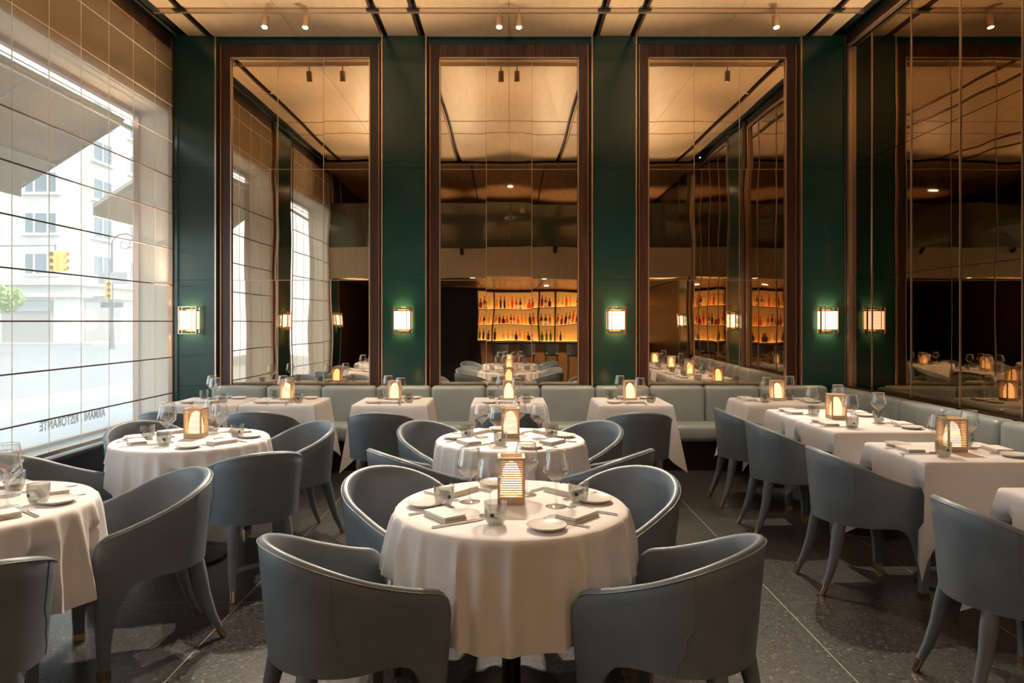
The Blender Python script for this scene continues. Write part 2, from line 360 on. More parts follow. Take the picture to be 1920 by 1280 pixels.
# ------------------------------------------------------------ behind the camera: gallery, bar and its lights
g = sroot('mezzanine', 'gallery over the bar with beige front', (0, 1.2, 0))
box('gallery_front', (XL, XR, -.06, 0, 2.36, 2.97), 'beige', g); box('gallery_slab', (XL, XR, YB-1.2, -.06, 2.42, 2.95), 'walnut_d', g)
for k in range(4): box('rail_panel', (XL+1.797*k+.004, XL+1.797*(k+1)-.004, -.03, -.015, 2.97, 3.84), 'rail_glass', g)
for k in range(5):
    for j in range(2):
        box('soffit_panel', (XL+1.437*k+.01, XL+1.437*(k+1)-.01, YB-1.2+2.8*j, YB-1.2+2.8*(j+1)-.03, 2.385, 2.415), 'copper_wood', g)
cr = sroot('ceiling_gallery', 'coppery ceiling over the gallery', (0, 1.77, 0))
box('drop_face', (XL, XR, -.03, 0, 4.46, ZC+.3), 'copper_wood', cr)
for k in range(5): box('ceiling_panel', (XL+1.437*k+.015, XL+1.437*(k+1)-.015, YB-1.77, -.03, 4.46, 4.49), 'copper_wood', cr)
box('ceiling_back', (XL, XR, YB-1.77, 0, 4.5, 4.75), 'dark', cr)
wf = struct(box('wall_front', (XL-.2, XR+.2, YB-.2, YB, 0, ZC+.3), 'walnut_d'), 'dark timber wall at the bar end')
bar = thing('back_bar', 'backlit bottle shelves of the bar, seen in the centre mirror', 'bar shelf', (0, YB, 0))
ux = [-.86, -.44, .82, 1.25, 2.51, 2.94, XR-.02]; sz = [.975, 1.43, 1.89, 2.34]
box('backlit_panel', (ux[0], ux[-1], 0, .03, sz[0], sz[3]), 'shelf_glow', bar)
for x in ux: box('upright', (x-.018, x+.018, .03, .30, sz[0]-.05, sz[3]), 'black', bar)
for k, z in enumerate(sz):
    box('shelf', (ux[0], ux[-1], .03, .30, z-.025, z-.004), 'black', bar)
    if k < 3: box('shelf_light', (ux[0], ux[-1], .035, .285, z-.004, z), 'shelf_led', bar)
box('base_cabinet', (ux[0], ux[-1], 0, .35, 0, sz[0]-.05), 'walnut_d', bar)
ct = thing('bar_counter', 'coppery bar counter with a dark top', 'bar', (0, -3.1, 0))
box('counter_front', (-.7, XR-.05, -.2, .2, 0, .92), 'copper_wood', ct); box('counter_top', (-.75, XR-.02, -.28, .3, .92, .965), 'black', ct)
prof = [[(.0,0),(.036,0),(.038,.01),(.038,.15),(.030,.19),(.013,.215),(.012,.27),(.015,.272),(.015,.29),(0,.29)],
        [(.0,0),(.045,0),(.047,.01),(.044,.13),(.025,.16),(.014,.175),(.014,.215),(.019,.217),(.019,.24),(0,.24)],
        [(.0,0),(.032,0),(.034,.01),(.034,.2),(.014,.24),(.012,.31),(.015,.312),(.015,.33),(0,.33)]]
bc = [('amber', (.55,.22,.03)), ('dark brown', (.05,.02,.01)), ('clear', (.72,.66,.50)), ('green', (.10,.30,.10)), ('pale gold', (.75,.50,.15)), ('red brown', (.32,.06,.02))]
bm_ = []
for nm, col in bc:
    mt = mixmat('bottle_'+nm.replace(' ', '_'), [('ShaderNodeBsdfTransparent', [min(1, c*1.3+.12) for c in col], None, .62), ('ShaderNodeBsdfTranslucent', col, None, .28), ('ShaderNodeBsdfGlossy', (.9,.9,.9), .08, .10)])
    bm_.append([lathe('bottle', p, mt, 10) for p in prof])
stick = mat('bottle_label', (.75,.68,.55), .6); lab = lathe('bottle_label', [(.0395,.04),(.0395,.12)], stick, 10)
for s_ in range(3):
    for u in range(len(ux)-1):
        x = ux[u]+.075
        while x < ux[u+1]-.072:
            k = random.choice([[2,2,3,4,2,1],[0,1,0,5,4,1],[0,4,5,1,2,0]][s_]); p = random.randrange(3)
            o = ob('bottle', bm_[k][p], None, (x, YB+.16+random.uniform(-.03,.03), sz[s_]))
            tag(o, f'{bc[k][0]} liquor bottle on the {["lowest","middle","top"][s_]} shelf of the back bar', 'bottle', f'{bc[k][0]} bottles on the {["lowest","middle","top"][s_]} bar shelf')
            if p == 0 and random.random() < .7: ob('label_band', lab, o)
            x += random.uniform(.095, .125)
def arc_shell(nm, r, a0, a1, z0, z1, th, mt, n=14):
    V, Fc = [], []
    for i in range(n+1):
        a = a0+(a1-a0)*i/n; c, s = math.cos(a), math.sin(a)
        V += [(r*c,r*s,z0), (r*c,r*s,z1), ((r-th)*c,(r-th)*s,z1), ((r-th)*c,(r-th)*s,z0)]
    for i in range(n):
        for k in range(4): Fc.append((i*4+k, i*4+(k+1)%4, i*4+4+(k+1)%4, i*4+4+k))
    Fc += [(0,1,2,3), tuple(n*4+k for k in range(4))]
    return mesh(nm, V, Fc, mt, True, 50)
sb_ = arc_shell('stool_back', .2, PI*.08, PI*.92, .68, .93, .035, 'leather'); ss_ = rbox('stool_seat', .38, .36, .08, .035, 'leather')
sl_ = tube('stool_leg', [(0,0,0), (0,0,.62)], .011, 'steel', 6)
for k, x in enumerate((-.22, .45, 1.05, 1.66, 2.27)):
    t = thing('bar_stool', f'blue grey leather bar stool at the copper counter, number {k+1} from the dark doorway'.replace('number 1 ', 'first ').replace('number 2 ', 'second ').replace('number 3 ', 'third ').replace('number 4 ', 'fourth ').replace('number 5 ', 'fifth '), 'bar stool', (x, -2.5, 0), 0, 'stools along the bar')
    ob('backrest', sb_, t); ob('seat', ss_, t, (0,0,.66))
    for a in (-.15, .15):
        for b_ in (-.14, .14): ob('leg', sl_, t, (a, b_, 0))
def lamp(nm, kind, loc, energy, col, target=None, angle=60, blend=.6, size=.03, parent=None):
    ld = bpy.data.lights.new(nm, kind); ld.energy = energy; ld.color = col; ld.shadow_soft_size = size
    if kind == 'SPOT': ld.spot_size = math.radians(angle); ld.spot_blend = blend
    o = bpy.data.objects.new(nm, ld); C.objects.link(o); o.location = loc
    if target is not None: o.rotation_euler = (Vector(target)-Vector(loc)).to_track_quat('-Z', 'Y').to_euler()
    if parent is not None: o.parent = parent
    return o
WARM = (1, .74, .46)
dl = lathe('downlight', [(.0,0),(.045,0),(.05,-.006),(.055,0)], 'spot_lens', 16)
for k, (x, y, zc, e_) in enumerate([(-2.2,-.6,4.46,120), (0,-.6,4.46,120), (2.2,-.6,4.46,120), (-2.2,.85,2.385,9), (-.7,.85,2.385,9), (.7,.85,2.385,9), (2.2,.85,2.385,9), (.9,-2.2,2.385,75), (2.6,-2.2,2.385,75)]):
    t = thing('downlight', 'small recessed downlight ' + ('in the gallery ceiling' if zc > 3 else 'in the bar soffit'), 'downlight', (x, y, zc-.002), 0, 'downlights ' + ('in the gallery ceiling' if zc > 3 else 'in the bar soffit'))
    ob('lens', dl, t); lamp('downlight_lamp', 'SPOT', (0,0,-.03), e_, WARM, (0,0,-2), 150, .9, .05, t)

up_me = lathe('added_uplight_body', [(0,-.05),(.04,-.05),(.045,-.045),(.045,.06),(.04,.062),(.038,.05),(0,.05)], 'black', 16)
for k, x in enumerate((-2.7, -.9, .9, 2.7)):  # lamps added on the gallery front to brighten the oak ceiling
    t = thing('added_gallery_uplight', 'small added black uplight fixed to the gallery front', 'uplight', (x, 1.27, 2.9), 0, 'added uplights on the gallery front')
    d = Vector((0, math.cos(math.radians(36)), math.sin(math.radians(36)))); q = (-d).to_track_quat('-Z', 'Y').to_euler()
    ob('lamp_body', up_me, t, (0,0,0), q); ob('bracket', boxes('bracket', [(-.015,.015,-.07,0,-.02,.02)], 'black'), t)
    lamp('added_uplight_lamp', 'SPOT', d*.07, 90, (1,.80,.55), d*2, 66, .6, .04, t)

for k, x in enumerate((-1.9, -.1, 1.4, 3.0)):  # unseen lamps, added for the streaks of light on the gallery ceiling
    t = thing('added_gallery_uplight', 'small added black uplight standing on the gallery floor', 'uplight', (x, -1.2, 2.95), 0, 'added uplights on the gallery floor')
    ob('lamp_body', up_me, t, (0,0,.05)); lamp('added_uplight_lamp', 'SPOT', (0,0,.13), 45, WARM, (0,0,2), 75, .7, .03, t)
# ------------------------------------------------------------ track spots
sp_body = lathe('spot_body', [(0,.06),(.032,.06),(.034,.055),(.034,-.06),(.028,-.062),(.026,-.05),(0,-.05)], 'trim', 16)
sp_lens = lathe('spot_lens', [(0,-.053),(.026,-.053)], 'spot_lens', 16); sp_arm = tube('spot_arm', [(0,0,.05),(0,0,.12)], .008, 'trim', 6)
TG = [((-2.1,2.87,.75), 'towards the front left table'), ((-2.05,4.5,.75), 'second from the window'), ((0,2.87,.75), 'left of the central pair'), ((0,4.5,.75), 'right of the central pair'), ((2.55,4.4,.75), 'alone over the right hand tables')]
for px, (tg, ds) in zip((497, 573, 936, 973, 1455), TG):
    x = (px-VX)/F*6.85; loc = Vector((x, 6.85, ZC-.145))
    d = (Vector(tg)-loc).normalized()
    t = thing('track_spotlight', f'small cylindrical ceiling spotlight, {ds}', 'spotlight', loc, 0, 'spotlights on the ceiling track')
    q = d.to_track_quat('-Z', 'Y').to_euler(); tilt = (q[0]*.35, q[1]*.35, q[2])
    ob('lamp_body', sp_body, t, (0,0,0), tilt); ob('lens', sp_lens, t, (0,0,0), tilt); ob('arm', sp_arm, t)
    lamp('spot_lamp', 'SPOT', d*.10, 430, (1,.86,.68), d*2, 52, .7, .03, t)

slot_me = lathe('baffle', [(.030,.03),(.030,0),(.026,0),(.026,.028)], 'black', 14); slens = lathe('lens', [(0,.02),(.025,.02)], 'spot_lens', 14)
for k, (x, tx) in enumerate(((-3.19,-2.5), (-1.32,-1.35), (-.93,-.3), (.93,.45), (1.32,1.5), (3.19,2.7))):  # lamps added in the slots to brighten the back tables and banquette
    t = thing('added_slot_downlight', 'tiny added black downlight set in a ceiling slot', 'downlight', (x, 5.7, ZC+.02), 0, 'added downlights in the ceiling slots')
    ob('baffle', slot_me, t); ob('lens', slens, t); lamp('added_slot_lamp', 'SPOT', (0,0,-.01), 130, (1,.84,.64), (tx-x, 1.2, -3.8), 62, .8, .025, t)

# ------------------------------------------------------------ wall sconces
def sconce(loc, rz, label):
    t = thing('wall_sconce', label, 'sconce', loc, rz, 'box sconces on the green pillars')      # local -Y points into the room
    w, d, h = .092, .10, .145
    box('backplate', (-.06, .06, -.012, 0, -.12, .12), 'brass', t)
    for s in (-1, 1):
        for y in (-d, -.02): box('post', (s*w-.006, s*w+.006, y-.006, y+.006, -h, h), 'brass', t)
        for z in (-h, -h+.042, h-.05, h-.008): box('side_rail', (s*w-.004, s*w+.004, -d, -.012, z, z+.008), 'brass', t)
    for z in (-h, -h+.042, h-.05, h-.008): box('front_rail', (-w, w, -d-.005, -d+.005, z, z+.008), 'brass', t)
    box('front_bar', (.045, .051, -d-.006, -d+.002, -h, h), 'brass', t) if loc[0] < 0 else box('front_bar', (-.051, -.045, -d-.006, -d+.002, -h, h), 'brass', t)
    zz = .095; V = [(-w+.008,-.02,-zz),(-w+.008,-d+.008,-zz),(w-.008,-d+.008,-zz),(w-.008,-.02,-zz)]
    V += [(x,y,zz) for x,y,_ in V]
    ob('glowing_shade', mesh('glowing_shade', V, [(0,1,5,4),(1,2,6,5),(2,3,7,6)], 'sconce_glow'), t)
    for k in range(5): box('shade_line', (-w+.008, w-.008, -d+.004, -d+.0075, -.07+.035*k, -.0685+.035*k), 'trim', t)
    lamp('sconce_lamp', 'POINT', (0,-.05,.06), 2.2, (1,.66,.34), None, size=.015, parent=t)
    lamp('sconce_lamp', 'POINT', (0,-.05,-.06), 2.2, (1,.66,.34), None, size=.015, parent=t)
    lamp('added_sconce_uplight', 'SPOT', (0,-.055,.10), 230, (1,.78,.52), (0,-.055-.62,1.10), 66, .8, .02, t)  # upward lamp added inside the sconce to light the ceiling above
for i, px in enumerate((364, 758, 1152, 1543)):
    sconce((bx(px), W-.06, HC+.01), 0, 'glowing box sconce on the ' + ['pillar beside the window', 'pillar left of the centre mirror', 'pillar right of the centre mirror', 'pillar in the right corner'][i])
for side, rz in ((-1, PI/2), (1, -PI/2)):
    for y in (4.1, .76): sconce((XL+.05 if side < 0 else XR-.05, y, HC+.01), rz, 'glowing box sconce on ' + ('left' if side < 0 else 'right') + ' wall pillar seen in mirrors, ' + ('nearer' if y > 2 else 'farther'))

# ------------------------------------------------------------ banquette
bq = thing('banquette', 'long pale blue grey leather banquette along the back wall', 'banquette', (0, W, 0))
sg = 104*7.25/F; xk = (494-VX)*7.25/F; xs = []
while xk > -2.9: xk -= sg
while xk+sg < XR-.585: xs.append(xk); xk += sg
bc_me = rbox('back_cushion', sg-.003, .16, .46, .045, 'leather_pale', 4)
for xk in xs: ob('back_cushion', bc_me, bq, (xk+sg/2, -.215, .60))
xa, xb = xs[0], xs[-1]+sg
ob('seat_cushion', rbox('seat_cushion', xb-xa, .44, .17, .05, 'leather_pale', 4), bq, ((xa+xb)/2, -.36, .385))
box('plinth', (xa+.03, xb, -.47, -.075, 0, .31), 'walnut_d', bq); box('back_panel', (xa+.01, xb, -.14, -.075, .2, .79), 'walnut_d', bq)
br = thing('banquette', 'pale blue grey leather banquette along the right wall under the dark mirror', 'banquette', (XR, 0, 0))
cw_ = XR-.30-xb
sr = .62; yA = W-.32; yB2 = yA-sr*8
rc_me = rbox('back_cushion', .16, sr-.003, .46, .045, 'leather_pale', 4)
for k in range(8): ob('back_cushion', rc_me, br, (-.215, yA-sr*(k+.5), .60))
ob('seat_cushion', rbox('seat_cushion', .44, W-.14-yB2, .17, .05, 'leather_pale', 4), br, (-.36, (W-.14+yB2)/2, .385))
ob('back_cushion', rbox('back_cushion', cw_-.003, .16, .46, .045, 'leather_pale', 4), br, (xb+cw_/2-XR, W-.215, .60))
if XR-.585-xb > .02: ob('corner_seat', rbox('corner_seat', XR-.583-xb, .44, .17, .004, 'leather_pale', 2), br, ((XR-.583+xb)/2-XR, W-.36, .385))
box('plinth', (-.47, -.075, yB2, W-.075, 0, .31), 'walnut_d', br); box('back_panel', (-.14, -.075, yB2, W-.14, .2, .79), 'walnut_d', br)

# ------------------------------------------------------------ chairs (local +X is the front)
def chair_meshes():
    th = .036
    ds = [0,.012,.03,.045,.0455,.047,.051,.058,.07,.09,.115,.15,.2,.26]
    ax, ay, cx = .27, .292, -.01; L = .29
    na = 15; cols = []
    arcl = PI/2*math.sqrt((ax*ax+ay*ay)/2); dmax = L+arcl
    for d in ds: cols.append((d, L-d+cx, ay, 0, 1))
    for i in range(na+1):
        a = PI/2*i/na; nx, ny = -math.sin(a)/ax, math.cos(a)/ay; ln = math.hypot(nx, ny)
        cols.append((L+arcl*i/na, cx-ax*math.sin(a), ay*math.cos(a), nx/ln, ny/ln))
    full = [(d,x,y,nx,ny) for d,x,y,nx,ny in cols] + [(d,x,-y,nx,-ny) for d,x,y,nx,ny in cols[-2::-1]]
    def ztop(d):
        t = d/dmax; z = .60+.182*math.sin(min(1,t)*PI/2)**1.6
        return z-.075*(1-math.sqrt(max(0, 1-(1-min(d,.075)/.075)**2)))
    def zbot(d):
        if d <= .045: return .03
        q = min(1, (d-.045)/.15); return .03+.355*math.sqrt(1-(1-q)**2)
    def place(d, x, y, nx, ny, z, off):
        t = d/dmax; k = (.87+.13*min(1, max(-.2, (z-.36)/.42)))
        kb = k if d > .2 else k+(.97-k)*(.3)
        px = x*kb if x < 0 else x-(.025*max(0, .45-z)/.45)
        return (px-nx*off, (y*kb)-ny*off, z)
    V, Fc = [], []; NS = 7
    for (d,x,y,nx,ny) in full:
        zt, zb = ztop(d), zbot(d); e = .007 if d == 0 else 0
        for q in range(NS): z = zb+(zt-.014-zb)*q/(NS-1); V.append(place(d,x,y,nx,ny,z,e))
        V.append(place(d,x,y,nx,ny,zt-.003,.009+e)); V.append(place(d,x,y,nx,ny,zt,th*.5)); V.append(place(d,x,y,nx,ny,zt-.003,th-.009-e))
        for q in range(NS-1,-1,-1): z = zb+(zt-.014-zb)*q/(NS-1); V.append(place(d,x,y,nx,ny,z,th-e))
    P_ = 2*NS+3
    for i in range(len(full)-1):
        for k in range(P_): Fc.append((i*P_+k, i*P_+(k+1)%P_, (i+1)*P_+(k+1)%P_, (i+1)*P_+k))
    Fc.append(tuple(range(P_))); Fc.append(tuple(range((len(full)-1)*P_, len(full)*P_)))
    shell = mesh('shell', V, Fc, 'leather', True, 50)
    pip = tube('piping', [place(d,x,y,nx,ny,ztop(d)-.012,-.001) for d,x,y,nx,ny in full[2:-2]], .0022, 'piping', 6)
    seams = []
    for sgn in (1, -1):
        d,x,y,nx,ny = cols[len(ds)+5]; pts = []
        for q in range(9):
            z = zbot(d)+(ztop(d)-.01-zbot(d))*q/8; p = place(d,x,y,nx,ny,z,-.0005); pts.append((p[0]-.05*(1-q/8)**2*-1*.8, p[1]*sgn, p[2]))
        # keep the seam on the shell: follow the column, drifting forward with the wall at the bottom
        pts = []
        for q in range(9):
            ii = len(ds)+5-int(round(2*(1-q/8)**2)); d,x,y,nx,ny = cols[ii]
            z = zbot(d)+(ztop(d)-.012-zbot(d))*q/8; p = place(d,x,y,nx,ny,z,-.0003); pts.append((p[0], p[1]*sgn, p[2]))
        seams.append(tube('seam', pts, .0022, 'leather', 5))
    # seat cushion
    ring = []
    for (d,x,y,nx,ny) in full:
        if d < .02 and d > 0: continue
        p = place(d,x,y,nx,ny,.42,th+.002); ring.append((p[0] if d else p[0]-.005, p[1]))
    c = (sum(p[0] for p in ring)/len(ring), 0); V, Fc = [], []; n_ = len(ring)
    for sc, z in ((.96,.372),(1,.385),(1,.435),(.96,.458),(.8,.47),(.4,.475)):
        for p in ring: V.append((c[0]+(p[0]-c[0])*sc, p[1]*sc, z))
    for r in range(5):
        for i in range(n_): Fc.append((r*n_+i, r*n_+(i+1)%n_, (r+1)*n_+(i+1)%n_, (r+1)*n_+i))
    Fc.append(tuple(range(n_))); Fc.append(tuple(range(5*n_, 6*n_)))
    seat = mesh('seat', V, Fc, 'leather', True, 60)
    legs, tips = [], []
    for s in (1, -1):
        pts = [(-.165,.135*s,.41), (-.185,.145*s,.32), (-.205,.155*s,.22), (-.235,.165*s,.12), (-.268,.172*s,.045)]
        legs.append(tube('leg', pts, [.036,.033,.027,.021,.0165], 'leather', 10))
        tips.append(tube('foot_cap', [(-.266,.1715*s,.05), (-.288,.175*s,0)], [.0175,.0155], 'brass', 10))
    caps = []
    for s in (1, -1):
        p = place(0, L+cx, ay, 0, 1, .03, 0); xx = p[0]; yy = p[1]
        y0_, y1_ = sorted((s*(yy+.001), s*(yy-th-.001)))
        v, f = boxvf(xx-.046, xx+.001, y0_, y1_, 0, .038); caps.append(mesh('foot_cap', v, f, 'brass'))
    return shell, pip, seams, seat, legs, tips, caps
CH = chair_meshes()
def chair(x, y, ang, label, group='blue grey tub chairs'):
    t = thing('tub_chair', label, 'chair', (x, y, 0), ang, group)
    sh = ob('shell', CH[0], t); ob('piping', CH[1], sh)
    for s in CH[2]: ob('seam', s, sh)
    ob('seat', CH[3], t)
    for a, b_ in zip(CH[4], CH[5]): lg = ob('leg', a, t); ob('foot_cap', b_, lg)
    for c in CH[6]: ob('foot_cap', c, t)
    return t

# ------------------------------------------------------------ tableware
wine_me = lathe('wine_glass', [(.0,.003),(.020,.004),(.043,.0),(.0435,.0015),(.02,.006),(.006,.012),(.0038,.03),(.0038,.085),(.007,.094),(.030,.115),(.052,.137),(.0545,.145),(.052,.158),(.0395,.222)], 'glass', 28, angle=70)
rim_me = lathe('rim', [(.0388,.2215),(.0402,.2235),(.0400,.221)], 'china', 28)
tumb_me = lathe('tumbler', [(0,.006),(.024,.006),(.034,.018),(.0395,.045),(.0405,.082),(.042,.083),(.0415,.045),(.037,.016),(.027,.0),(0,0)], 'smoke', 24, angle=70)
dot_me = mesh('dot', [(.0422, .0075*math.cos(a), .042+.0075*math.sin(a)) for a in [2*PI*k/12 for k in range(12)]], [tuple(range(12))], 'dot')
plate_me = lathe('plate', [(0,.010),(.045,.010),(.062,.014),(.0725,.0175),(.0735,.0155),(.05,.002),(.035,0),(0,0)], 'china', 32)
def napkin_mesh():
    V, Fc = [], []
    for (a,b_,c,d,e,f) in ((-.08,.08,-.05,.05,0,.007), (-.079,.078,-.048,.05,.008,.014), (-.078,.079,-.05,.046,.015,.021)):
        v, q = boxvf(a,b_,c,d,e,f,len(V)); V += v; Fc += q
    me = mesh('napkin', V, Fc, 'napkin'); bm = bmesh.new(); bm.from_mesh(me)
    bmesh.ops.bevel(bm, geom=list(bm.edges), offset=.003, segments=2, affect='EDGES'); bm.to_mesh(me); bm.free()
    return me
nap_me = napkin_mesh()
def flat(nm, out, mt, th=.003, z=.001):
    n_ = len(out); V = [(x,y,z) for x,y in out]+[(x,y,z+th) for x,y in out]
    return mesh(nm, V, [tuple(range(n_)), tuple(range(n_,2*n_))]+[(i,(i+1)%n_,n_+(i+1)%n_,n_+i) for i in range(n_)], mt)
knife_me = flat('knife', [(-.11,-.006),(-.02,-.005),(0,-.009),(.08,-.009),(.105,-.003),(.11,.005),(0,.006),(-.02,.005),(-.11,.006)], 'steel', .004)
fk = [(-.10,-.006),(-.03,-.004),(.02,-.003),(.045,-.011),(.05,-.012)]
for k in range(4): y = -.012+.0064*k; fk += [(.098,y),(.098,y+.003)] + ([(.058,y+.003),(.058,y+.0064)] if k < 3 else [])
fk += [(.05,.012),(.045,.011),(.02,.003),(-.03,.004),(-.10,.006)]
fork_me = flat('fork', fk, 'steel', .003)
# lantern
LW, LH = .056, .188
lan = {'base': boxes('base', [(-LW,LW,-LW,LW,0,.03)], 'lantern_wood'),
       'post': boxes('post', [(-.005,.005,-.005,.005,.03,LH)], 'lantern_wood'),
       'top': boxes('top_frame', [(-LW,LW,-LW,-LW+.012,LH-.012,LH),(-LW,LW,LW-.012,LW,LH-.012,LH),(-LW,-LW+.012,-LW,LW,LH-.012,LH),(LW-.012,LW,-LW,LW,LH-.012,LH)], 'lantern_wood')}
sl = []
for k in range(15):
    z = .036+.0094*k
    sl += [(-LW+.004,LW-.004,-LW+.002,-LW+.006,z,z+.0042),(-LW+.004,LW-.004,LW-.006,LW-.002,z,z+.0042),(-LW+.002,-LW+.006,-LW+.004,LW-.004,z,z+.0042),(LW-.006,LW-.002,-LW+.004,LW-.004,z,z+.0042)]
lan['slats'] = boxes('slats', sl, 'lantern_wood')
lan['glow'] = lathe('glowing_insert', [(0,.03),(.044,.03),(.043,.08),(.036,.125),(.022,.155),(0,.168)], 'lantern_glow', 20)
def lantern(x, y, rz, where, z=.757):
    t = thing('table_lantern', 'glowing slatted wooden lantern on ' + where, 'lantern', (x, y, z), rz, 'slatted table lanterns')
    ob('base', lan['base'], t); ob('top_frame', lan['top'], t); s = ob('slats', lan['slats'], t); s['kind'] = 'stuff'; ob('glowing_insert', lan['glow'], t)
    for a in (-1, 1):
        for b_ in (-1, 1): ob('post', lan['post'], t, (a*(LW-.005), b_*(LW-.005), 0))
ZT = .757
def setting(cx, cy, a, seat, where, R=.33, sc=1.0, z=ZT):
    """one place setting; a = direction from the table centre to the diner"""
    d = Vector((math.cos(a), math.sin(a), 0)); r = Vector((-d.y, d.x, 0))       # r: the diner's right hand
    c = Vector((cx, cy, z)); j = lambda s: random.uniform(-s, s); w = f'at the {seat} of {where}'
    def put(nm, me, off, rz, lab, cat, grp): o = ob(nm, me, None, c+off, (0,0,rz)); return tag(o, lab+' '+w, cat, grp)
    put('napkin', nap_me, d*(R-.02)+r*j(.01), a+PI/2+j(.12), 'folded white napkin', 'napkin', 'folded napkins')
    put('bread_plate', plate_me, d*(R-.04)-r*(.20*sc+j(.01)), 0, 'small white side plate', 'plate', 'side plates')
    put('knife', knife_me, d*(R-.02)+r*(.105*sc), a+PI+j(.06), 'steel table knife', 'knife', 'table knives')
    put('fork', fork_me, d*(R-.02)-r*(.10*sc), a+PI+j(.06), 'steel table fork', 'fork', 'table forks')
    t = put('tumbler', tumb_me, d*(.20*sc+j(.01))+r*(.19*sc), 0, 'smoky grey glass tumbler', 'tumbler', 'smoky tumblers'); ob('dot', dot_me, t, (0,0,0), (0,0,-PI/2+j(.7)))
    g = put('wine_glass', wine_me, d*(.16*sc)+r*(.085*sc+j(.01)), 0, 'empty stemmed wine glass', 'wine glass', 'wine glasses'); ob('rim', rim_me, g)

# ------------------------------------------------------------ tables
CHAIRS = []                                 # x, y, facing
def out_of_chairs(x, y, dx, dy, z, step=.006, n=60):
    """how far a cloth point must move along (dx, dy) to clear every tucked-in chair"""
    for k in range(n):
        px, py = x+dx*step*k, y+dy*step*k; hit = False
        for (cx, cy, a) in CHAIRS:
            u, v = px-cx, py-cy
            if u*u+v*v > .25: continue
            lx, ly = u*math.cos(a)+v*math.sin(a), -u*math.sin(a)+v*math.cos(a)
            if lx < -.35: continue
            if (z < .64 and lx < .292 and .236 < abs(ly) < .300) or (z < .50 and lx < .287 and abs(ly) < .27): hit = True; break
        if not hit: return step*k
    return 0
def sm(a, b, t): t = max(0, min(1, (t-a)/(b-a))); return t*t*(3-2*t)
def cloth_round(R, zt, zh, seed, n=240, at=(99,99)):
    rnd = random.Random(seed); V, Fc = [], []
    np_ = 25; pl = [(2*PI*(k+rnd.uniform(-.28,.28))/np_, rnd.uniform(.04,.075), rnd.uniform(.5,1.2), rnd.uniform(-.05,.05)) for k in range(np_)]   # pleats: angle, width, depth, slant
    def pleat(a, t):
        w = -.25
        for (p, sg_, am_, sl_) in pl:
            d = (a-p-sl_*t+PI) % (2*PI)-PI; w += am_*math.exp(-(d/(sg_*(.75+.5*t)))**2)
        return w
    V.append((0,0,zt))
    prof = [(.45,0,0),(.9,0,0),(.985,0,0),(1.0,.006,0)]
    lv = [.02,.06,.12,.18,.24,.30,.36,.45,.6,.75,.88,.97,1.0]
    for (k,dz,_) in prof:
        for i in range(n): a = 2*PI*i/n; V.append((R*k*math.cos(a), R*k*math.sin(a), zt-dz))
    for t in lv:
        ring = []
        for i in range(n):
            a = 2*PI*i/n; w = pleat(a, t)
            rr = R+.006+(.024*t) + .068*w*t**.62
            z = zt-.008-(zt-zh)*t+.012*t*w
            c, q = math.cos(a), math.sin(a)
            ring.append([rr-out_of_chairs(at[0]+rr*c, at[1]+rr*q, -c, -q, z), c, q, z])
        for _ in range(3):                                   # ease the dents so the cloth does not tear
            for i in list(range(n))+list(range(n-1, -1, -1)):
                m_ = min(ring[i-1][0], ring[(i+1) % n][0])+.014; ring[i][0] = min(ring[i][0], m_)
        V += [(p[0]*p[1], p[0]*p[2], p[3]) for p in ring]
    nr = len(prof)+len(lv)
    for i in range(n): Fc.append((0, 1+i, 1+(i+1)%n))
    for r in range(nr-1):
        for i in range(n): Fc.append((1+r*n+i, 1+r*n+(i+1)%n, 1+(r+1)*n+(i+1)%n, 1+(r+1)*n+i))
    return mesh('tablecloth', V, Fc, 'linen', True, 60)
